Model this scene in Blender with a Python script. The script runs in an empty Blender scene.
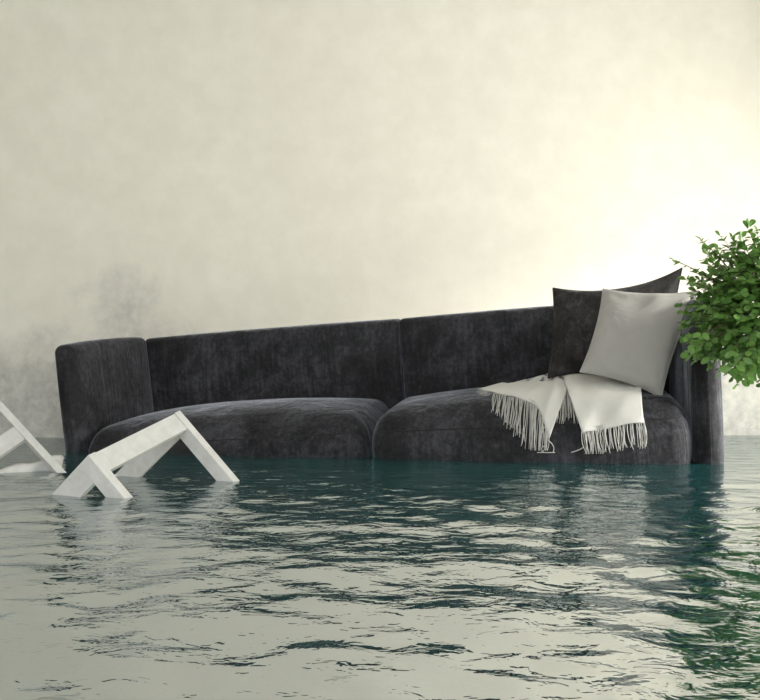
import bpy, bmesh, math, random
import numpy as np
from mathutils import Vector, Matrix
from mathutils.bvhtree import BVHTree

S = bpy.context.scene
COL = S.collection
random.seed(7)
RNG = np.random.default_rng(7)

# ------------------------------------------------------------------ camera
F, CX, HY, CAMH = 800.0, 380.0, 383.0, 0.345       # focal px, centre x, horizon row, eye above the water
cam = bpy.data.objects.new('camera', bpy.data.cameras.new('camera'))
COL.objects.link(cam)
cam.location = (0, 0, CAMH)
cam.rotation_euler = (math.pi / 2, 0, 0)
cam.data.sensor_fit = 'HORIZONTAL'
cam.data.sensor_width = 36
cam.data.lens = 36 * F / 760
cam.data.shift_y = (HY - 350) / 760
cam.data.clip_start = 0.02
S.camera = cam

# ------------------------------------------------------------------ world, sun, exposure
W = bpy.data.worlds.new('world'); S.world = W
W.use_nodes = True
bg = W.node_tree.nodes['Background']
bg.inputs['Color'].default_value = (0.96, 0.98, 1.0, 1)
bg.inputs['Strength'].default_value = 1.75

sun = bpy.data.objects.new('sun', bpy.data.lights.new('sun', 'SUN'))
COL.objects.link(sun)
sun.data.energy = 1.5
sun.data.angle = math.radians(11)
sun.data.color = (1.0, 0.97, 0.88)
SUN_DIR = Vector((-1.0, 0.52, -0.29)).normalized()
sun.rotation_euler = SUN_DIR.to_track_quat('-Z', 'Y').to_euler()
sun.location = (6, 0, 3)

win = bpy.data.objects.new('window_daylight', bpy.data.lights.new('window_daylight', 'AREA'))  # added area lamp standing in for daylight from the unseen right window
COL.objects.link(win)
win.data.shape = 'RECTANGLE'
win.data.size = 1.3; win.data.size_y = 3.0
win.data.energy = 42
win.data.color = (1.0, 0.96, 0.83)
win.location = (3.42, 2.95, 1.05)
win.rotation_euler = (0, math.radians(90), 0)

vs = S.view_settings
vs.view_transform = 'Standard'
vs.look = 'None'
vs.gamma = 1.0
vs.use_curve_mapping = False
vs.exposure = 1.27

# ------------------------------------------------------------------ helpers
def pix(px, py, Y):
    return Vector(((px - CX) / F * Y, Y, CAMH - (py - HY) / F * Y))

def pix_water(px, py):
    return pix(px, py, CAMH * F / (py - HY))

def tag(o, label=None, cat=None, group=None, kind=None):
    if label: o['label'] = label
    if cat: o['category'] = cat
    if group: o['group'] = group
    if kind: o['kind'] = kind
    return o

def empty(name, loc=(0, 0, 0), rot=None):
    o = bpy.data.objects.new(name, None)
    COL.objects.link(o)
    o.location = loc
    if rot is not None: o.rotation_euler = rot
    o.empty_display_size = 0.1
    return o

def mesh_obj(name, verts, faces, mat, parent=None, smooth=True):
    me = bpy.data.meshes.new(name)
    me.from_pydata([tuple(v) for v in verts], [], faces)
    me.validate()
    if smooth:
        me.polygons.foreach_set('use_smooth', [True] * len(me.polygons))
    me.materials.append(mat)
    me.update()
    o = bpy.data.objects.new(name, me)
    COL.objects.link(o)
    if parent: o.parent = parent
    return o

def bm_obj(name, bm, mat, parent=None, smooth=False):
    me = bpy.data.meshes.new(name)
    bmesh.ops.recalc_face_normals(bm, faces=bm.faces)
    bm.to_mesh(me); bm.free()
    if smooth:
        me.polygons.foreach_set('use_smooth', [True] * len(me.polygons))
    me.materials.append(mat)
    o = bpy.data.objects.new(name, me)
    COL.objects.link(o)
    if parent: o.parent = parent
    return o

def box_bm(bm, lo, hi, mtx=None, bevel=0.0):
    r = bmesh.ops.create_cube(bm, size=1.0)
    vv = r['verts']
    lo, hi = Vector(lo), Vector(hi)
    c, s = (lo + hi) / 2, hi - lo
    for v in vv:
        v.co = Vector((c.x + v.co.x * s.x, c.y + v.co.y * s.y, c.z + v.co.z * s.z))
    if bevel > 0:
        ed = list({e for v in vv for e in v.link_edges})
        r2 = bmesh.ops.bevel(bm, geom=ed, offset=bevel, segments=2, affect='EDGES', profile=0.5)
        vv = list({v for v in r2['verts']} | {v for v in vv if v.is_valid})
    if mtx is not None:
        for v in vv: v.co = mtx @ v.co
    return vv

def box_obj(name, lo, hi, mat, parent=None, bevel=0.0, mtx=None):
    bm = bmesh.new()
    box_bm(bm, lo, hi, mtx, bevel)
    return bm_obj(name, bm, mat, parent)

def tube(path, radii, sides=6, cap=True):
    """verts, faces of a tube along a list of points"""
    V, Fc = [], []
    n = len(path)
    up = Vector((0.31, 0.2, 0.93))
    for i, p in enumerate(path):
        a = path[max(i - 1, 0)]; b = path[min(i + 1, n - 1)]
        t = (Vector(b) - Vector(a)).normalized()
        s = t.cross(up)
        if s.length < 1e-4: s = t.cross(Vector((1, 0, 0)))
        s.normalize(); u = s.cross(t)
        r = radii[i] if hasattr(radii, '__len__') else radii
        for k in range(sides):
            an = 2 * math.pi * k / sides
            V.append(Vector(p) + (s * math.cos(an) + u * math.sin(an)) * r)
    for i in range(n - 1):
        for k in range(sides):
            k2 = (k + 1) % sides
            Fc.append((i * sides + k, i * sides + k2, (i + 1) * sides + k2, (i + 1) * sides + k))
    if cap:
        Fc.append(tuple(range(sides - 1, -1, -1)))
        Fc.append(tuple((n - 1) * sides + k for k in range(sides)))
    return V, Fc

class MB:
    def __init__(s): s.V, s.F = [], []
    def add(s, V, Fc):
        o = len(s.V); s.V += list(V); s.F += [tuple(i + o for i in f) for f in Fc]

# ------------------------------------------------------------------ materials
def mat_new(name):
    m = bpy.data.materials.new(name); m.use_nodes = True
    nt = m.node_tree
    return m, nt, nt.nodes['Principled BSDF'], nt.nodes['Material Output']

def N(nt, t, **kw):
    n = nt.nodes.new(t)
    for k, v in kw.items():
        if k in n.inputs: n.inputs[k].default_value = v
        else: setattr(n, k, v)
    return n

def noise(nt, co, scale, detail=4, rough=0.55, dist=0.0):
    n = N(nt, 'ShaderNodeTexNoise')
    n.inputs['Scale'].default_value = scale
    n.inputs['Detail'].default_value = detail
    n.inputs['Roughness'].default_value = rough
    n.inputs['Distortion'].default_value = dist
    nt.links.new(co, n.inputs['Vector'])
    return n.outputs['Fac']

def ramp(nt, fac, stops):
    r = N(nt, 'ShaderNodeValToRGB')
    el = r.color_ramp.elements
    while len(el) < len(stops): el.new(0.5)
    for e, (p, c) in zip(el, stops):
        e.position = p
        e.color = (c, c, c, 1) if not hasattr(c, '__len__') else (*c, 1)
    nt.links.new(fac, r.inputs['Fac'])
    return r.outputs['Color']

def mix(nt, fac, a, b, mode='MIX'):
    m = N(nt, 'ShaderNodeMix', data_type='RGBA', blend_type=mode)
    for sock, v in ((m.inputs[0], fac), (m.inputs[6], a), (m.inputs[7], b)):
        if isinstance(v, bpy.types.NodeSocket): nt.links.new(v, sock)
        elif sock == m.inputs[0]: sock.default_value = v
        else: sock.default_value = (*v, 1)
    return m.outputs[2]

def math_n(nt, op, a, b=0.0, clamp=False):
    m = N(nt, 'ShaderNodeMath', operation=op); m.use_clamp = clamp
    for s, v in ((m.inputs[0], a), (m.inputs[1], b)):
        if isinstance(v, bpy.types.NodeSocket): nt.links.new(v, s)
        else: s.default_value = v
    return m.outputs[0]

def bump(nt, h, strength, dist, bsdf):
    b = N(nt, 'ShaderNodeBump')
    b.inputs['Strength'].default_value = strength
    b.inputs['Distance'].default_value = dist
    nt.links.new(h, b.inputs['Height'])
    nt.links.new(b.outputs['Normal'], bsdf.inputs['Normal'])

def coords(nt, kind='Object', scale=None):
    t = N(nt, 'ShaderNodeTexCoord')
    o = t.outputs[kind]
    if scale:
        mp = N(nt, 'ShaderNodeMapping'); mp.inputs['Scale'].default_value = scale
        nt.links.new(o, mp.inputs['Vector']); o = mp.outputs['Vector']
    return o

def make_plaster():
    m, nt, b, out = mat_new('old_plaster')
    co = coords(nt)
    sep = N(nt, 'ShaderNodeSeparateXYZ'); nt.links.new(co, sep.inputs[0])
    z = sep.outputs['Z']
    big = noise(nt, co, 0.8, 5, 0.6)
    fine = noise(nt, co, 5.5, 6, 0.6)
    c = mix(nt, ramp(nt, big, [(0.3, 0.0), (0.7, 1.0)]), (0.76, 0.735, 0.655), (0.80, 0.78, 0.705))
    c = mix(nt, ramp(nt, fine, [(0.38, 0.45), (0.66, 0.0)]), c, (0.68, 0.65, 0.57))
    # less yellow, more neutral towards the flood line
    low = math_n(nt, 'ADD', math_n(nt, 'MULTIPLY', z, -0.62), math_n(nt, 'MULTIPLY', big, 0.9))
    c = mix(nt, ramp(nt, low, [(-0.0, 0.0), (0.45, 0.9)]), c, (0.76, 0.755, 0.71))
    # damp blotches creeping up from the water
    st = noise(nt, co, 2.3, 9, 0.68, 0.35)
    h = math_n(nt, 'SUBTRACT', math_n(nt, 'ADD', math_n(nt, 'MULTIPLY', noise(nt, co, 1.1, 3), 1.3), math_n(nt, 'MULTIPLY', st, 0.75)), math_n(nt, 'MULTIPLY', z, 0.78))
    dm = ramp(nt, h, [(0.42, 0.0), (0.58, 0.42), (0.80, 0.8)])
    dm2 = mix(nt, ramp(nt, noise(nt, co, 14, 5, 0.7), [(0.35, 0.35), (0.65, 1.0)]), (0, 0, 0), dm)
    c = mix(nt, dm2, c, (0.40, 0.40, 0.395))
    nt.links.new(c, b.inputs['Base Color'])
    b.inputs['Roughness'].default_value = 0.93
    b.inputs['Specular IOR Level'].default_value = 0.2
    bump(nt, fine, 0.25, 0.01, b)
    return m

def make_velvet(name, base, sheen, streak=1.0):
    m, nt, b, out = mat_new(name)
    co = coords(nt)
    patch = noise(nt, co, 4.5, 6, 0.62, 0.5)
    fine = noise(nt, coords(nt, 'Object', (60, 60, 7)), 1.0, 5, 0.7, 0.3)
    speck = noise(nt, co, 38, 6, 0.75)
    k = math_n(nt, 'ADD', math_n(nt, 'MULTIPLY', patch, 0.42), math_n(nt, 'ADD', math_n(nt, 'MULTIPLY', fine, 0.22 * streak), math_n(nt, 'MULTIPLY', speck, 0.36)))
    c = mix(nt, ramp(nt, k, [(0.42, 0.0), (0.50, 0.25), (0.60, 1.0)]), tuple(x * 0.45 for x in base), tuple(x * 2.6 for x in base))
    nt.links.new(c, b.inputs['Base Color'])
    b.inputs['Roughness'].default_value = 0.8
    b.inputs['Specular IOR Level'].default_value = 0.25
    sw = ramp(nt, k, [(0.40, sheen * 0.4), (0.66, sheen * 1.7)])
    nt.links.new(sw, b.inputs['Sheen Weight'])
    b.inputs['Sheen Roughness'].default_value = 0.35
    b.inputs['Sheen Tint'].default_value = (0.80, 0.85, 1.0, 1)
    wr = noise(nt, coords(nt, 'Object', (6, 6, 0.8)), 1.0, 4, 0.6, 0.6)
    hh = math_n(nt, 'ADD', math_n(nt, 'MULTIPLY', wr, 1.0), math_n(nt, 'MULTIPLY', speck, 0.05))
    bump(nt, hh, 0.55, 0.04, b)
    return m

def make_cloth(name, ca, cb, weave=260, wrinkle=0.3):
    m, nt, b, out = mat_new(name)
    co = coords(nt)
    n1 = noise(nt, co, 9, 5, 0.6)
    n2 = noise(nt, co, weave, 2, 0.5)
    c = mix(nt, n1, ca, cb)
    c = mix(nt, math_n(nt, 'MULTIPLY', n2, 0.18), c, tuple(x * 0.55 for x in ca))
    nt.links.new(c, b.inputs['Base Color'])
    b.inputs['Roughness'].default_value = 0.92
    b.inputs['Specular IOR Level'].default_value = 0.15
    b.inputs['Sheen Weight'].default_value = 0.15
    hh = math_n(nt, 'ADD', math_n(nt, 'MULTIPLY', n2, 0.05), noise(nt, co, 6, 3, 0.5, 0.8))
    bump(nt, hh, wrinkle, 0.03, b)
    return m

def make_wood(name, ca, cb):
    m, nt, b, out = mat_new(name)
    co = coords(nt)
    n1 = noise(nt, co, 22, 5, 0.65)
    c = mix(nt, ramp(nt, n1, [(0.35, 0.0), (0.7, 1.0)]), ca, cb)
    nt.links.new(c, b.inputs['Base Color'])
    b.inputs['Roughness'].default_value = 0.5
    bump(nt, noise(nt, co, 60, 3), 0.15, 0.004, b)
    return m

def make_leaf(name, ca, cb):
    m, nt, b, out = mat_new(name)
    oi = N(nt, 'ShaderNodeObjectInfo')
    n1 = noise(nt, coords(nt, 'Generated'), 6, 3)
    g = N(nt, 'ShaderNodeNewGeometry')
    k = math_n(nt, 'FRACT', math_n(nt, 'ADD', oi.outputs['Random'], g.outputs['Random Per Island']))
    c = mix(nt, math_n(nt, 'ADD', math_n(nt, 'MULTIPLY', k, 0.8), math_n(nt, 'MULTIPLY', n1, 0.2)), ca, cb)
    nt.links.new(c, b.inputs['Base Color'])
    b.inputs['Roughness'].default_value = 0.42
    tr = N(nt, 'ShaderNodeBsdfTranslucent')
    nt.links.new(c, tr.inputs['Color'])
    ms = N(nt, 'ShaderNodeMixShader'); ms.inputs[0].default_value = 0.3
    nt.links.new(b.outputs[0], ms.inputs[1]); nt.links.new(tr.outputs[0], ms.inputs[2])
    nt.links.new(ms.outputs[0], out.inputs['Surface'])
    return m

def make_water():
    m, nt, b, out = mat_new('murky_flood_water')
    co = coords(nt)
    b.inputs['Base Color'].default_value = (0.013, 0.074, 0.080, 1)
    b.inputs['Roughness'].default_value = 0.02
    b.inputs['IOR'].default_value = 7.5
    r1 = noise(nt, coords(nt, 'Object', (1.0, 1.3, 1)), 15, 3, 0.5, 0.6)
    r2 = noise(nt, coords(nt, 'Object', (1.0, 1.6, 1)), 30, 2, 0.5, 0.3)
    hh = math_n(nt, 'ADD', r1, math_n(nt, 'MULTIPLY', r2, 0.22))
    bump(nt, hh, 0.55, 0.008, b)
    return m

def make_flat(name, c, rough=0.6):
    m, nt, b, out = mat_new(name)
    n1 = noise(nt, coords(nt), 12, 4)
    nt.links.new(mix(nt, n1, tuple(x * 0.85 for x in c), c), b.inputs['Base Color'])
    b.inputs['Roughness'].default_value = rough
    return m

def make_pane():
    m, nt, b, out = mat_new('window_glass')
    t = N(nt, 'ShaderNodeBsdfTransparent'); g = N(nt, 'ShaderNodeBsdfGlossy')
    g.inputs['Roughness'].default_value = 0.02
    ms = N(nt, 'ShaderNodeMixShader'); ms.inputs[0].default_value = 0.06
    nt.links.new(t.outputs[0], ms.inputs[1]); nt.links.new(g.outputs[0], ms.inputs[2])
    nt.links.new(ms.outputs[0], out.inputs['Surface'])
    return m

M_PLASTER = make_plaster()
M_VELVET = make_velvet('charcoal_velvet', (0.0195, 0.0195, 0.0235), 0.40)
M_DARKPIL = make_velvet('dark_grey_velvet', (0.022, 0.0205, 0.0205), 0.16)
M_SEAM = make_flat('dark_piping', (0.012, 0.012, 0.013), 0.8)
M_LINEN = make_cloth('grey_linen', (0.34, 0.33, 0.32), (0.45, 0.44, 0.425), 240, 0.45)
M_THROW = make_cloth('offwhite_wool', (0.57, 0.565, 0.545), (0.68, 0.675, 0.65), 300, 0.3)
M_FRINGE = make_cloth('fringe_wool', (0.50, 0.495, 0.48), (0.62, 0.615, 0.59), 300, 0.1)
M_WHITE = make_wood('white_painted_wood', (0.58, 0.58, 0.57), (0.70, 0.70, 0.69))
M_LEAF = make_leaf('green_leaf', (0.05, 0.15, 0.02), (0.19, 0.36, 0.085))
M_BARK = make_flat('brown_bark', (0.09, 0.06, 0.035), 0.9)
M_POT = make_flat('clay_pot', (0.35, 0.15, 0.08), 0.8)
M_SOIL = make_flat('soil', (0.03, 0.02, 0.015), 0.95)
M_WATER = make_water()
M_FLOOR = make_flat('flooded_floor', (0.20, 0.19, 0.16), 0.8)
M_CEIL = make_flat('ceiling_paint', (0.70, 0.69, 0.65), 0.9)
M_PANE = make_pane()

# ------------------------------------------------------------------ the room
XL, XR, YB, ZF, ZC = -4.2, 3.35, -3.2, -0.75, 3.3
WS = 0.058                                       # the back wall is not quite square to the view
def wall_y(x): return 5.05 + (x + 2.02) * WS

def struct(o): o['kind'] = 'structure'; return o

def prism(name, pts, z0, z1, mat):
    n = len(pts)
    V = [(x, y, z0) for x, y in pts] + [(x, y, z1) for x, y in pts]
    Fc = [tuple(range(n - 1, -1, -1)), tuple(range(n, 2 * n))] + [(i, (i + 1) % n, n + (i + 1) % n, n + i) for i in range(n)]
    return struct(mesh_obj(name, V, Fc, mat, smooth=False))

prism('wall_back', [(XL, wall_y(XL)), (XR, wall_y(XR)), (XR, wall_y(XR) + .25), (XL, wall_y(XL) + .25)], ZF, ZC, M_PLASTER)
prism('floor', [(XL, YB), (XR, YB), (XR, wall_y(XR)), (XL, wall_y(XL))], ZF - .15, ZF, M_FLOOR)
prism('ceiling', [(XL, YB), (XR, YB), (XR, wall_y(XR)), (XL, wall_y(XL))], ZC, ZC + .15, M_CEIL)
prism('wall_left', [(XL - .25, YB), (XL, YB), (XL, wall_y(XL)), (XL - .25, wall_y(XL))], ZF, ZC, M_PLASTER)
# unseen wall behind the viewer, its high window band invented to light from above
bm = bmesh.new()
box_bm(bm, (XL - .25, YB - .25, ZF), (XR + .25, YB, 1.0))
box_bm(bm, (XL - .25, YB - .25, 3.15), (XR + .25, YB, ZC + .15))
for xa, xb in ((XL - .25, XL + .3), (-1.55, -1.35), (0.75, 0.95), (XR - .3, XR + .25)):
    box_bm(bm, (xa, YB - .25, 1.0), (xb, YB, 3.15))
struct(bm_obj('wall_front', bm, M_PLASTER))
# unseen right wall; wide window invented to suit the light from that side
wy0, wy1, wz0, wz1 = 1.35, 4.45, 0.40, 1.72
bm = bmesh.new()
ye = wall_y(XR)
box_bm(bm, (XR, YB, ZF), (XR + .25, wy0, ZC))
box_bm(bm, (XR, wy1, ZF), (XR + .25, ye, ZC))
box_bm(bm, (XR, wy0, ZF), (XR + .25, wy1, wz0))
box_bm(bm, (XR, wy0, wz1), (XR + .25, wy1, ZC))
struct(bm_obj('wall_right', bm, M_PLASTER))
bm = bmesh.new()
for lo, hi in (((XR + .14, wy0, wz0), (XR + .20, wy1, wz0 + .05)), ((XR + .14, wy0, wz1 - .05), (XR + .20, wy1, wz1)),
               ((XR + .14, wy0, wz0 + .05), (XR + .20, wy0 + .05, wz1 - .05)), ((XR + .14, wy1 - .05, wz0 + .05), (XR + .20, wy1, wz1 - .05)),
               ((XR + .14, (wy0 + wy1) / 2 - .02, wz0 + .05), (XR + .20, (wy0 + wy1) / 2 + .02, wz1 - .05))):
    box_bm(bm, lo, hi)
w1 = struct(bm_obj('window_1', bm, M_WHITE))
for a, c in ((wy0 + .05, (wy0 + wy1) / 2 - .02), ((wy0 + wy1) / 2 + .02, wy1 - .05)):
    box_obj('pane', (XR + .165, a, wz0 + .05), (XR + .173, c, wz1 - .05), M_PANE, w1)

# ------------------------------------------------------------------ the water
def make_waves():
    def axis(knots):                              # finer where ripples show, coarser elsewhere
        out = []
        for a, b, st in knots:
            n = max(1, int(round((b - a) / st))); out += list(a + (b - a) * np.arange(n) / n)
        return np.array(out + [knots[-1][1]])
    xs = axis([(XL, -2.4, .06), (-2.4, 2.6, .013), (2.6, XR, .06)])
    yn = axis([(YB, .5, .08), (.5, 3.4, .0115), (3.4, 5.05, .02)])
    v = (yn - YB) / (5.05 - YB)
    nx, ny = len(xs), len(yn)
    X, Vv = np.meshgrid(xs, v)
    Y = YB + Vv * (5.05 + (X + 2.02) * WS - YB)
    Z = np.zeros_like(X)
    waves = []
    for i in range(70):
        lam = 0.085 * (5.5 ** RNG.random())
        an = RNG.normal(math.radians(80), math.radians(70))
        k = 2 * math.pi / lam
        amp = 0.0028 * lam * (0.15 / lam) ** 0.55 * RNG.uniform(0.5, 1.0)
        waves.append((k * math.cos(an), k * math.sin(an), RNG.uniform(0, 6.28), amp))
    mod = 0.85 + 0.30 * np.sin(1.7 * X + 0.9 * Y + 1) * np.sin(2.1 * Y - 1.4 * X) + 0.22 * np.sin(4.3 * X - 2.2 * Y) * np.sin(5.1 * Y + 1.9 * X + 2)
    mod *= (1.02 + 0.1 * np.tanh((Y - 1.25) * 2.5)) * (1 - 0.42 / (1 + np.exp(-(Y - 2.5) * 5)))
    for kx, ky, ph, a in waves:
        Z += a * np.sin(kx * X + ky * Y + ph + 0.6 * np.sin(0.9 * X + 1.3 * Y))
    Z *= mod
    co = np.stack([X, Y, Z], -1).reshape(-1, 3)
    idx = np.arange(nx * ny).reshape(ny, nx)
    q = np.stack([idx[:-1, :-1], idx[:-1, 1:], idx[1:, 1:], idx[1:, :-1]], -1).reshape(-1, 4)
    me = bpy.data.meshes.new('flood_water')
    me.vertices.add(len(co)); me.vertices.foreach_set('co', co.ravel())
    me.loops.add(q.size); me.loops.foreach_set('vertex_index', q.ravel())
    me.polygons.add(len(q))
    me.polygons.foreach_set('loop_start', np.arange(len(q)) * 4)
    me.polygons.foreach_set('use_smooth', np.ones(len(q), bool))
    me.update(calc_edges=True); me.validate()
    me.materials.append(M_WATER)
    o = bpy.data.objects.new('flood_water', me); COL.objects.link(o)
    return tag(o, 'dark teal rippled flood water covering the whole floor of the room', 'water', kind='stuff')
make_waves()

# ------------------------------------------------------------------ the sofa
def soft_box(w, d, h, r, bulge=(0, 0, 0), k=5, m=14, squeeze=None):
    """rounded cushion centred on x,y with its foot at z=0; bulge pushes each pair of faces outwards"""
    half = (w / 2, d / 2, h / 2)
    if not hasattr(r, '__len__'): r = (r, r, r)
    axes = []
    for a in range(3):
        H, R = half[a], r[a]
        l = [-H + R * i / k for i in range(k)] + [-H + R + (2 * H - 2 * R) * i / m for i in range(m + 1)] + [H - R + R * (i + 1) / k for i in range(k)]
        axes.append(l)
    bm = bmesh.new()
    cache = {}
    def vert(p):
        key = tuple(round(c, 6) for c in p)
        if key in cache: return cache[key]
        q = [max(-half[a] + r[a], min(half[a] - r[a], p[a])) for a in range(3)]
        e = [(p[a] - q[a]) / r[a] for a in range(3)]
        L = math.sqrt(sum(x * x for x in e))
        P = [q[a] + (e[a] / L * r[a] if L > 1e-9 else 0) for a in range(3)]
        u = [P[a] / half[a] for a in range(3)]
        g = [max(0, 1 - abs(x) ** 2.4) for x in u]
        P[0] += bulge[0] * u[0] * g[1] * g[2]
        P[1] += bulge[1] * u[1] * g[0] * g[2]
        P[2] += bulge[2] * u[2] * g[0] * g[1]
        if squeeze: P = squeeze(P, u)
        v = bm.verts.new((P[0], P[1], P[2] + h / 2)); cache[key] = v
        return v
    for a in range(3):
        b, c = (a + 1) % 3, (a + 2) % 3
        for sgn in (-1, 1):
            for i in range(len(axes[b]) - 1):
                for j in range(len(axes[c]) - 1):
                    quad = []
                    for (ii, jj) in ((i, j), (i + 1, j), (i + 1, j + 1), (i, j + 1)):
                        p = [0, 0, 0]; p[a] = sgn * half[a]; p[b] = axes[b][ii]; p[c] = axes[c][jj]
                        quad.append(vert(p))
                    if len(set(quad)) == 4:
                        bm.faces.new(quad if sgn > 0 else quad[::-1])
    return bm

SW, SH = 3.13, 0.82
ROLL, PITCH, YAW = math.radians(3.4), math.radians(6.1), math.radians(-12.66)
sofa = empty('sofa')
Rm = Matrix.Rotation(YAW, 4, 'Z') @ Matrix.Rotation(-ROLL, 4, 'Y') @ Matrix.Rotation(PITCH, 4, 'X')
# front left corner of the base sits under the water at this spot
sofa.matrix_world = Matrix.Translation((-1.582, 4.08, -0.285)) @ Rm
tag(sofa, 'dark charcoal velvet two-seat sofa floating tilted in the flood water', 'sofa')
SM = sofa.matrix_world.copy()

def sofa_part(name, bm, loc, mat=M_VELVET):
    o = bm_obj(name, bm, mat, sofa, smooth=True)
    o.location = loc
    return o

AT = 0.112                                         # arm thickness
arm_bm = lambda r, h=SH: soft_box(AT, 0.78, h, r, (0.014, 0.02, 0.012))
sofa_part('arm', arm_bm((.04, .04, .04)), (AT / 2, 0.39, 0))
sofa_part('arm', arm_bm((.06, .06, .13), .79), (SW - AT / 2, 0.39, 0))
XS = 1.618
XQ = 1.588
def back_bm(w): return soft_box(w, 0.20, SH - 0.01, (0.025, 0.04, 0.025), (0.0, 0.03, 0.006), m=18)
sofa_part('back_cushion', back_bm(XS - .005 - .075), ((.075 + XS - .005) / 2, 0.88, 0.0))
sofa_part('back_cushion', back_bm(SW - .075 - XS - .005), ((XS + .005 + SW - .075) / 2, 0.88, 0.0))
seats = []
for x0, x1 in ((AT + .004, XQ - .003), (XQ + .003, SW - AT - .004)):
    w = x1 - x0
    bm = soft_box(w, 0.84, 0.36, (0.10, 0.15, 0.15), (0.0, 0.03, 0.062), k=7, m=16)
    loc_bvh = BVHTree.FromBMesh(bm)
    st = sofa_part('seat_cushion', bm, ((x0 + x1) / 2, 0.36, 0.02))
    seats.append(st)
    pts = []
    for i in range(41):
        xx = -(w / 2 - 0.02) + (w - 0.04) * i / 40
        hit = loc_bvh.ray_cast(Vector((xx, -1.5, 0.295)), Vector((0, 1, 0)))[0]
        if hit is not None: pts.append(hit + Vector((0, -0.0005, 0)))
    V, Fc = tube(pts, 0.0028, 5)
    mesh_obj('piping', V, Fc, M_SEAM, st)
box = soft_box(SW - 2 * AT - .02, 0.72, 0.06, 0.02, m=4, k=2)
sofa_part('base_frame', box, (SW / 2, 0.40, -0.055), M_SEAM)

bpy.context.view_layer.update()
def world_bvh(objs):
    V, P = [], []
    for o in objs:
        mw = o.matrix_world
        off = len(V)
        V += [mw @ v.co for v in o.data.vertices]
        P += [tuple(i + off for i in p.vertices) for p in o.data.polygons]
    return BVHTree.FromPolygons(V, P)
SEAT_BVH = world_bvh(seats)
EYE = Vector((0, 0, CAMH))
def on_seat(px, py, off=0.012, fallback=3.8):
    d = pix(px, py, 1.0) - EYE
    d.normalize()
    hit, nrm, i, dist = SEAT_BVH.ray_cast(EYE, d)
    if hit is None:                                # just above the cushion's outline: carry its depth upwards
        for k in range(1, 60):
            d2 = (pix(px, py + k * 0.5, 1.0) - EYE).normalized()
            h2, n2, i2, dd = SEAT_BVH.ray_cast(EYE, d2)
            if h2 is not None: return pix(px, py, h2.y + 0.004 * k)
        return pix(px, py, fallback)
    return hit + nrm * off

# ------------------------------------------------------------------ cushions on the sofa
def pillow(name, corners, thick, mat, label, edge_in=(0.06, 0.06), seed=0, n=26):
    """corners: TL, TR, BR, BL in world space"""
    rnd = random.Random(seed)
    TL, TR, BR, BL = corners
    c0 = (TL + TR + BR + BL) / 4
    nrm = ((TR - BL).cross(TL - BR)).normalized()
    if nrm.y > 0: nrm = -nrm
    org = (BL + BR) / 2
    V, Fc = [], []
    ph = [rnd.uniform(0, 6.28) for _ in range(8)]
    def surf(u, v, side):
        cu = u * (1 - edge_in[0] * (1 - abs(v) ** 2.2) * abs(u) ** 2)
        cv = v * (1 - edge_in[1] * (1 - abs(u) ** 2.2) * abs(v) ** 2)
        a, b = (cu + 1) / 2, (cv + 1) / 2
        p = BL * (1 - a) * (1 - b) + BR * a * (1 - b) + TR * a * b + TL * (1 - a) * b
        f = ((1 - abs(u) ** 2.6) ** 0.62) * ((1 - abs(v) ** 2.6) ** 0.62)
        w = 0.007 * math.sin(5 * u + 3 * v + ph[0]) * math.sin(4 * v - 2 * u + ph[1]) + 0.003 * math.sin(9 * u * v + 4 * u + ph[2])
        # creases running in from the corners
        for (su, sv, q) in ((-1, 1, 3), (1, 1, 4), (-1, -1, 5), (1, -1, 6)):
            du, dv = u - su, v - sv
            rr = math.hypot(du, dv)
            an = math.atan2(dv * -sv, du * -su)
            w += 0.010 * math.exp(-(rr / 0.55) ** 2) * math.sin(9 * an + ph[q]) * min(1, rr * 3)
        return p + nrm * (side * (thick / 2 * f) + (w * min(1, f * 2.2)))
    us = [math.sin(math.pi / 2 * (-1 + 2 * i / n)) for i in range(n + 1)]
    idx = {}
    for side in (1, -1):
        for j, v in enumerate(us):
            for i, u in enumerate(us):
                bd = i in (0, n) or j in (0, n)
                key = (i, j, 0 if bd else side)
                if key not in idx:
                    idx[key] = len(V); V.append(surf(u, v, side) - org)
    for side in (1, -1):
        for j in range(n):
            for i in range(n):
                q = []
                for (a, b) in ((i, j), (i + 1, j), (i + 1, j + 1), (i, j + 1)):
                    bd = a in (0, n) or b in (0, n)
                    q.append(idx[(a, b, 0 if bd else side)])
                Fc.append(tuple(q) if side > 0 else tuple(q[::-1]))
    o = mesh_obj(name, V, Fc, mat)
    o.location = org
    # piped seam round the rim
    rim = [(i, 0) for i in range(n)] + [(n, j) for j in range(n)] + [(i, n) for i in range(n, 0, -1)] + [(0, j) for j in range(n, 0, -1)]
    pts = [V[idx[(a, b, 0)]] for a, b in rim]
    tv, tf = tube(pts + [pts[0]], 0.004, 5, cap=False)
    mesh_obj('seam', tv, tf, mat, o)
    return tag(o, label, 'cushion')

pillow('scatter_cushion', (pix(553, 288, 4.07), pix(682, 268, 3.93), pix(668, 392, 3.80), pix(548, 378, 3.93)),
       0.15, M_DARKPIL, 'dark grey velvet cushion leaning against the sofa back behind the light one', (0.05, 0.22), 3)
pillow('scatter_cushion', (pix(603, 289, 3.86), pix(699, 291, 3.60), pix(661, 398, 3.52), pix(580, 372, 3.64)),
       0.15, M_LINEN, 'light grey linen cushion leaning on the dark cushion beside the sofa arm', (0.09, 0.09), 5)

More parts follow.
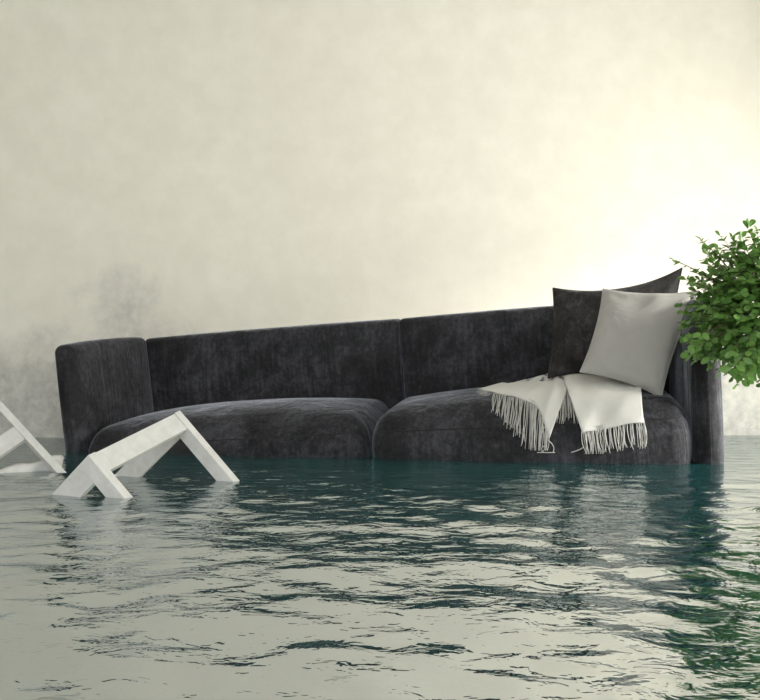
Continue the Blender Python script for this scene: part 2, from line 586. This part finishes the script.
# ------------------------------------------------------------------ the throw
def lerp_poly(pts, t):
    """point at parameter t on a polyline, Catmull-Rom smoothed"""
    n = len(pts) - 1
    x = min(max(t, 0), 1) * n
    i = min(int(x), n - 1); f = x - i
    g = lambda k: pts[max(0, min(n, k))]
    p0, p1, p2, p3 = g(i - 1), g(i), g(i + 1), g(i + 2)
    return tuple(0.5 * ((2 * b) + (-a + c) * f + (2 * a - 5 * b + 4 * c - d) * f * f + (-a + 3 * b - 3 * c + d) * f ** 3) for a, b, c, d in zip(p0, p1, p2, p3))

throw = empty('throw_blanket', on_seat(575, 400))
tag(throw, 'off-white wool throw with fringed ends draped over the right seat', 'blanket')
TO = throw.location.copy()
cloth = MB()
def sheet(top, bot, off, nu=26, nv=16, fb=3.72, wob=0.003, seed=0, lift=None):
    rnd = random.Random(seed); ph = [rnd.uniform(0, 6.28) for _ in range(4)]
    V, Fc = [], []
    for j in range(nv + 1):
        for i in range(nu + 1):
            u, v = i / nu, j / nv
            a, b = lerp_poly(top, u), lerp_poly(bot, u)
            px, py = a[0] + (b[0] - a[0]) * v, a[1] + (b[1] - a[1]) * v
            o = off + wob * math.sin(11 * u + 3 * v + ph[0]) * math.sin(7 * v + 4 * u + ph[1]) + (lift(u, v) if lift else 0)
            V.append(on_seat(px, py, o, fb) - TO)
    for j in range(nv):
        for i in range(nu):
            p = j * (nu + 1) + i
            Fc.append((p, p + 1, p + nu + 2, p + nu + 1))
    cloth.add(V, Fc)
A_TOP = [(478, 392), (505, 385), (540, 376), (562, 370), (577, 367)]
A_BOT = [(488, 394), (505, 398), (522, 402), (538, 410), (549, 440)]
sheet(A_TOP, A_BOT, 0.014, seed=1, nu=36, wob=0.004, lift=lambda u, v: 0.014 * math.exp(-((u - .80 - .05 * v) / .05) ** 2) * (1 - .5 * v) + 0.008 * math.exp(-((u - .55) / .07) ** 2) * (1 - v))
B_TOP = [(575, 367), (600, 372), (620, 376), (641, 379)]
B_BOT = [(560, 388), (585, 390), (615, 390), (640, 390)]
sheet(B_TOP, B_BOT, 0.012, seed=2)
C_TOP = [(562, 380), (580, 379), (610, 381), (640, 382)]
C_BOT = [(582, 434), (600, 431), (622, 427), (643, 425)]
sheet(C_TOP, C_BOT, 0.024, seed=3, nv=24, wob=0.005, lift=lambda u, v: 0.016 * math.exp(-((v - .07) / .09) ** 2) + 0.006 * math.sin(9 * u + 1) * v)
co_ = mesh_obj('cloth', cloth.V, cloth.F, M_THROW, throw)
md = co_.modifiers.new('thickness', 'SOLIDIFY'); md.thickness = 0.006; md.offset = 0

fr = MB()
rf = random.Random(11)
def strand(p0, p1, off, sag=0.0, r=0.0022, curl=0.0):
    pts = []
    for k in range(8):
        t = k / 7
        px = p0[0] + (p1[0] - p0[0]) * t + sag * math.sin(math.pi * t) + curl * max(0, t - .75) * 4
        py = p0[1] + (p1[1] - p0[1]) * t
        pts.append(on_seat(px, py, off, 3.6) - TO)
    rr = [r * (1 - 0.35 * k / 7) for k in range(8)]
    fr.add(*tube(pts, rr, 4))
for i in range(74):                                 # along the slanting left edge
    t = i / 73
    a = lerp_poly(A_BOT, 0.0 + t * 0.98)
    L = 9 + 38 * min(1, t * 1.5) ** 0.8
    if t < .12: ex, ey = a[0] - 12 + 40 * t, a[1] + 1 + 25 * t
    else: ex, ey = a[0] + rf.uniform(-5, 2) - 1, a[1] + L * rf.uniform(0.75, 1.0)
    strand((a[0], a[1] - 3), (ex, min(ey, 450)), 0.010 + rf.uniform(0, .006), rf.uniform(-2, 2), 0.0021)
for i in range(58):                                 # under the right flap
    t = i / 57
    a = lerp_poly(C_BOT, t)
    L = rf.uniform(17, 23)
    strand((a[0], a[1] - 4), (a[0] + rf.uniform(-2, 5) + 1, min(a[1] + L, 453)), 0.016 + rf.uniform(0, .008), rf.uniform(-3, 3), 0.0022)
for i in range(20):                                 # between the two hanging ends
    t = i / 19
    strand((560 + 12 * t, 390 + 4 * t), (556 + 22 * t + rf.uniform(-2, 2), 420 + rf.uniform(-3, 5)), 0.009, rf.uniform(-1, 1), 0.002)
for p0, p1, s in (((546, 440), (541, 452), 3), ((548, 440), (553, 452), 3), ((537, 452), (555, 452), 0), ((571, 452), (584, 446), 2), ((545, 445), (544, 452), -3)):
    strand(p0, p1, 0.012, s, 0.0022)
tag(mesh_obj('fringe', fr.V, fr.F, M_FRINGE, throw), 'loose twisted off-white yarn fringe', kind='stuff')

# ------------------------------------------------------------------ floating white chairs
def frame_matrix(org, e1, e2):
    e1 = e1.normalized(); e2 = (e2 - e1 * e2.dot(e1)).normalized(); e3 = e1.cross(e2)
    return Matrix(((e1.x, e2.x, e3.x, org.x), (e1.y, e2.y, e3.y, org.y), (e1.z, e2.z, e3.z, org.z), (0, 0, 0, 1)))

A = pix(88, 455, 2.393); B = pix(180, 410, 2.834)
Lw = (B - A).length
MX = frame_matrix(A, B - A, Vector((.6527, -.0386, -.7566)))
# local: x along the front rail, y down the legs, z: away or towards the seat
sgn = 1 if (MX.to_3x3() @ Vector((0, 0, 1))).dot(Vector((-.09, .05, -.124))) > 0 else -1
chair = empty('wooden_chair')
chair.matrix_world = MX
tag(chair, 'white wooden chair frame tipped forward in the water in front of the sofa', 'chair')
def zr(a, b): return (min(sgn * a, sgn * b), max(sgn * a, sgn * b))
def part(name, x, y, z, par=chair, mat=M_WHITE, bev=0.002):
    z0, z1 = zr(*z)
    return box_obj(name, (x[0], y[0], z0), (x[1], y[1], z1), mat, par, bev)
T = 0.032
for x in ((0, T), (Lw - T, Lw)):
    part('leg', x, (0, 0.42), (0, 0.055))
    part('side_rail', x, (0, 0.072), (0.0555, 0.36))
    part('leg', x, (0, 0.42), (0.3605, 0.41))
part('front_rail', (T + .0005, Lw - T - .0005), (0.002, 0.072), (0.004, 0.034))
part('back_rail', (T + .0005, Lw - T - .0005), (0.002, 0.072), (0.376, 0.406))

# second chair at the left edge: two back posts, a slat between them, a saddle seat in the water
bot = pix_water(71, 472) + Vector((0, 0, -0.02))
top = pix(-2, 398, 3.25)
d1 = top - bot
MX2 = frame_matrix(bot, d1, Vector((-.656, -.527, -.541)))
ch2 = empty('wooden_chair')
ch2.matrix_world = MX2
tag(ch2, 'white wooden chair half sunk at the left edge, slatted back raised', 'chair')
nz = MX2.to_3x3() @ Vector((0, 0, 1))
# local x up the post, y to the other post, z thickness
SGN2 = 1 if nz.z > 0 else -1
def part2(name, x, y, z, bev=0.002):
    z0, z1 = min(z[0] * SGN2, z[1] * SGN2), max(z[0] * SGN2, z[1] * SGN2)
    return box_obj(name, (x[0], y[0], z0), (x[1], y[1], z1), M_WHITE, ch2, bev)
part2('back_post', (-0.30, 0.62), (0.0, 0.028), (-0.06, 0.0))
part2('back_post', (-0.30, 0.62), (0.40, 0.428), (-0.06, 0.0))
def curved_slat(name, x0, x1, bow):
    V, Fc = [], []
    n = 12
    for i in range(n + 1):
        t = i / n
        y = 0.0285 + t * 0.371
        b = bow * math.sin(math.pi * t)
        z0, z1 = SGN2 * (-0.008 - b), SGN2 * (-0.026 - b)
        V += [(x0, y, z0), (x1, y, z0), (x1, y, z1), (x0, y, z1)]
    for i in range(n):
        a = i * 4
        for k in range(4):
            Fc.append((a + k, a + (k + 1) % 4, a + 4 + (k + 1) % 4, a + 4 + k))
    Fc += [(3, 2, 1, 0), tuple(n * 4 + k for k in range(4))]
    o = mesh_obj(name, V, Fc, M_WHITE, ch2, smooth=False)
    return o
curved_slat('back_slat', 0.262, 0.339, 0.012)
curved_slat('back_slat', 0.50, 0.577, 0.012)

# saddle seat: a shaped board whose rear edge breaks the surface
w0, w1 = pix_water(64, 468.5), pix_water(-70, 481)
dirw = (w1 - w0); dirw.z = 0; sl = dirw.length; dirw.normalize()
outw = Vector((-dirw.y, dirw.x, 0))
if outw.y < 0: outw = -outw
V, Fc = [], []
prof = [(0, .050), (.06, .052), (.12, .036), (.20, .026), (.27, .030), (.34, .020), (.46, -.01), (.60, -.02), (.8, .0), (1.0, .02)]
nu, nv = 30, 8
inv2 = MX2.inverted()
for j in range(nv + 1):
    for i in range(nu + 1):
        t = i / nu
        h = np.interp(t, [p[0] * 1.3 if p[0] < .5 else .75 + .25 * p[0] for p in prof], [p[1] for p in prof])
        v = j / nv
        zz = h * (1 - v) - 0.24 * v - 0.03 * math.sin(math.pi * v)
        p = w0 + dirw * (sl * t) + outw * (0.01 + 0.16 * v)
        V.append(Vector((p.x, p.y, zz)))
for j in range(nv):
    for i in range(nu):
        p = j * (nu + 1) + i
        Fc.append((p, p + 1, p + nu + 2, p + nu + 1))
st = mesh_obj('seat', [inv2 @ v for v in V], Fc, M_WHITE, ch2)
md = st.modifiers.new('thickness', 'SOLIDIFY'); md.thickness = 0.022; md.offset = 0

# ------------------------------------------------------------------ the tree at the right edge
TC = pix(768, 310, 2.95)
TR_ = 0.315
tree = empty('potted_tree', (TC.x + .02, TC.y + .02, ZF))
tag(tree, 'small leafy green tree with a round crown beside the sofa arm', 'tree')
TB = tree.location.copy()
def lathe(prof, n=20):
    V, Fc = [], []
    for r, z in prof:
        for k in range(n):
            a = 2 * math.pi * k / n
            V.append(Vector((r * math.cos(a), r * math.sin(a), z)))
    for i in range(len(prof) - 1):
        for k in range(n):
            k2 = (k + 1) % n
            Fc.append((i * n + k, i * n + k2, (i + 1) * n + k2, (i + 1) * n + k))
    return V, Fc
V, Fc = lathe([(0.0, 0.0), (.11, 0.0), (.155, .30), (.165, .30), (.165, .34), (.145, .34), (.138, .29), (0.0, .285)])
mesh_obj('pot', V, Fc, M_POT, tree)
V, Fc = lathe([(.0, .312), (.07, .31), (.135, .30)])
mesh_obj('soil', V, Fc, M_SOIL, tree)
trunk_top = TC - TB + Vector((0, 0, -.10))
pts = [Vector((0, 0, .29)), Vector((.02, .01, .55)), Vector((.0, .0, .85)), trunk_top, trunk_top + Vector((0, 0, .12))]
V, Fc = tube(pts, [.028, .023, .02, .017, .01], 10)
mesh_obj('trunk', V, Fc, M_BARK, tree)

def leaf_mesh(name, L, Wd, fold, bend):
    rows = [(0.0, 0.06), (0.22, 0.55), (0.50, 0.95), (0.74, 0.92), (0.92, 0.52), (1.0, 0.0)]
    V, Fc = [], []
    for t, w in rows[:-1]:
        z = -bend * L * t * t
        hw = Wd / 2 * w
        V += [(-hw, t * L, z + fold * hw), (0, t * L, z), (hw, t * L, z + fold * hw)]
    V.append((0, L, -bend * L))
    for i in range(len(rows) - 2):
        a = i * 3
        Fc += [(a, a + 1, a + 4, a + 3), (a + 1, a + 2, a + 5, a + 4)]
    a = (len(rows) - 2) * 3
    Fc += [(a, a + 1, a + 3), (a + 1, a + 2, a + 3)]
    me = bpy.data.meshes.new(name)
    me.from_pydata(V, [], Fc); me.materials.append(M_LEAF)
    me.polygons.foreach_set('use_smooth', [True] * len(me.polygons))
    return me
LEAVES = [leaf_mesh('leaf', .036, .023, .25, .15), leaf_mesh('leaf', .031, .021, .35, .05), leaf_mesh('leaf', .040, .024, .2, .28), leaf_mesh('leaf', .026, .018, .3, .1)]

rt = random.Random(21)
twigs = MB()
leaf_list = []
NT = 340
ga = math.pi * (3 - math.sqrt(5))
ctr = TC - TB
def add_twig(start, end, nl, wide=1.0):
    mid = (start + end) / 2 + Vector((rt.uniform(-1, 1), rt.uniform(-1, 1), rt.uniform(-.5, 1))) * .03
    path = []
    for k in range(7):
        t = k / 6
        path.append(start * (1 - t) ** 2 + mid * 2 * t * (1 - t) + end * t * t)
    twigs.add(*tube(path, [.003 * (1 - .75 * k / 6) for k in range(7)], 4))
    for i in range(nl):
        t = 0.38 + 0.62 * (i // 2) / max(1, (nl - 1) // 2)
        x = t * 6; k = min(int(x), 5)
        p = path[k].lerp(path[k + 1], x - k)
        tan = (path[k + 1] - path[k]).normalized()
        side = tan.cross(Vector((rt.uniform(-.3, .3), rt.uniform(-.3, .3), 1))).normalized() * (1 if i % 2 else -1)
        d = (tan * rt.uniform(.2, .8) + side * wide + Vector((rt.uniform(-.5, .5), rt.uniform(-.5, .5), rt.uniform(-.55, .45)))).normalized()
        if i == nl - 1: d = tan
        nz_ = (Vector((0, -0.2, .55)) + Vector((rt.gauss(0, .4), rt.gauss(0, .4), rt.gauss(0, .25))) + (p - ctr).normalized() * .8).normalized()
        xa = d.cross(nz_)
        if xa.length < .1: continue
        xa.normalize(); nz_ = xa.cross(d)
        s = rt.uniform(.75, 1.15)
        leaf_list.append((Matrix(((xa.x * s, d.x * s, nz_.x * s, p.x), (xa.y * s, d.y * s, nz_.y * s, p.y), (xa.z * s, d.z * s, nz_.z * s, p.z), (0, 0, 0, 1))), rt.randrange(4)))
for i in range(NT):
    zz = 1 - 2 * (i + .5) / NT
    rr = math.sqrt(1 - zz * zz)
    u = Vector((math.cos(ga * i) * rr, math.sin(ga * i) * rr, zz))
    rad = TR_ * rt.choice((.97, .9, .82, .72, 1.0)) * rt.uniform(.9, 1.02)
    e = ctr + Vector((u.x * rad, u.y * rad, u.z * rad * (1.0 if zz > 0 else .93)))
    s0 = ctr + u * .10 + Vector((0, 0, -.02))
    add_twig(s0, e, 16)
# a few sprigs stand out of the round crown
for (px, py, Y) in ((674, 260, 2.9), (701, 240, 2.85), (720, 236, 2.85), (686, 280, 2.8), (683, 338, 2.75), (728, 372, 2.7), (737, 384, 2.75), (748, 380, 2.72), (690, 350, 2.8)):
    e = pix(px, py, Y) - TB
    add_twig(ctr.lerp(e, .5), e, 12)
mesh_obj('twigs', twigs.V, twigs.F, M_BARK, tree)
# the leaves that show largest are objects of their own, the rest one mesh
def score(item):
    p = item[0].translation + TB
    sx = CX + F * p.x / p.y
    if sx > 764: return 9
    return (p - EYE).length - 0.10 * abs((p - TC).length) / TR_
leaf_list.sort(key=score)
for m4, k in leaf_list[:300]:
    o = bpy.data.objects.new('leaf', LEAVES[k]); COL.objects.link(o)
    o.parent = tree; o.matrix_local = m4
rest = MB()
LV = [([v.co.copy() for v in me.vertices], [tuple(p.vertices) for p in me.polygons]) for me in LEAVES]
for m4, k in leaf_list[300:]:
    vv, ff = LV[k]
    rest.add([m4 @ v for v in vv], ff)
tag(mesh_obj('foliage', rest.V, rest.F, M_LEAF, tree), 'dense inner green leaves', kind='stuff')
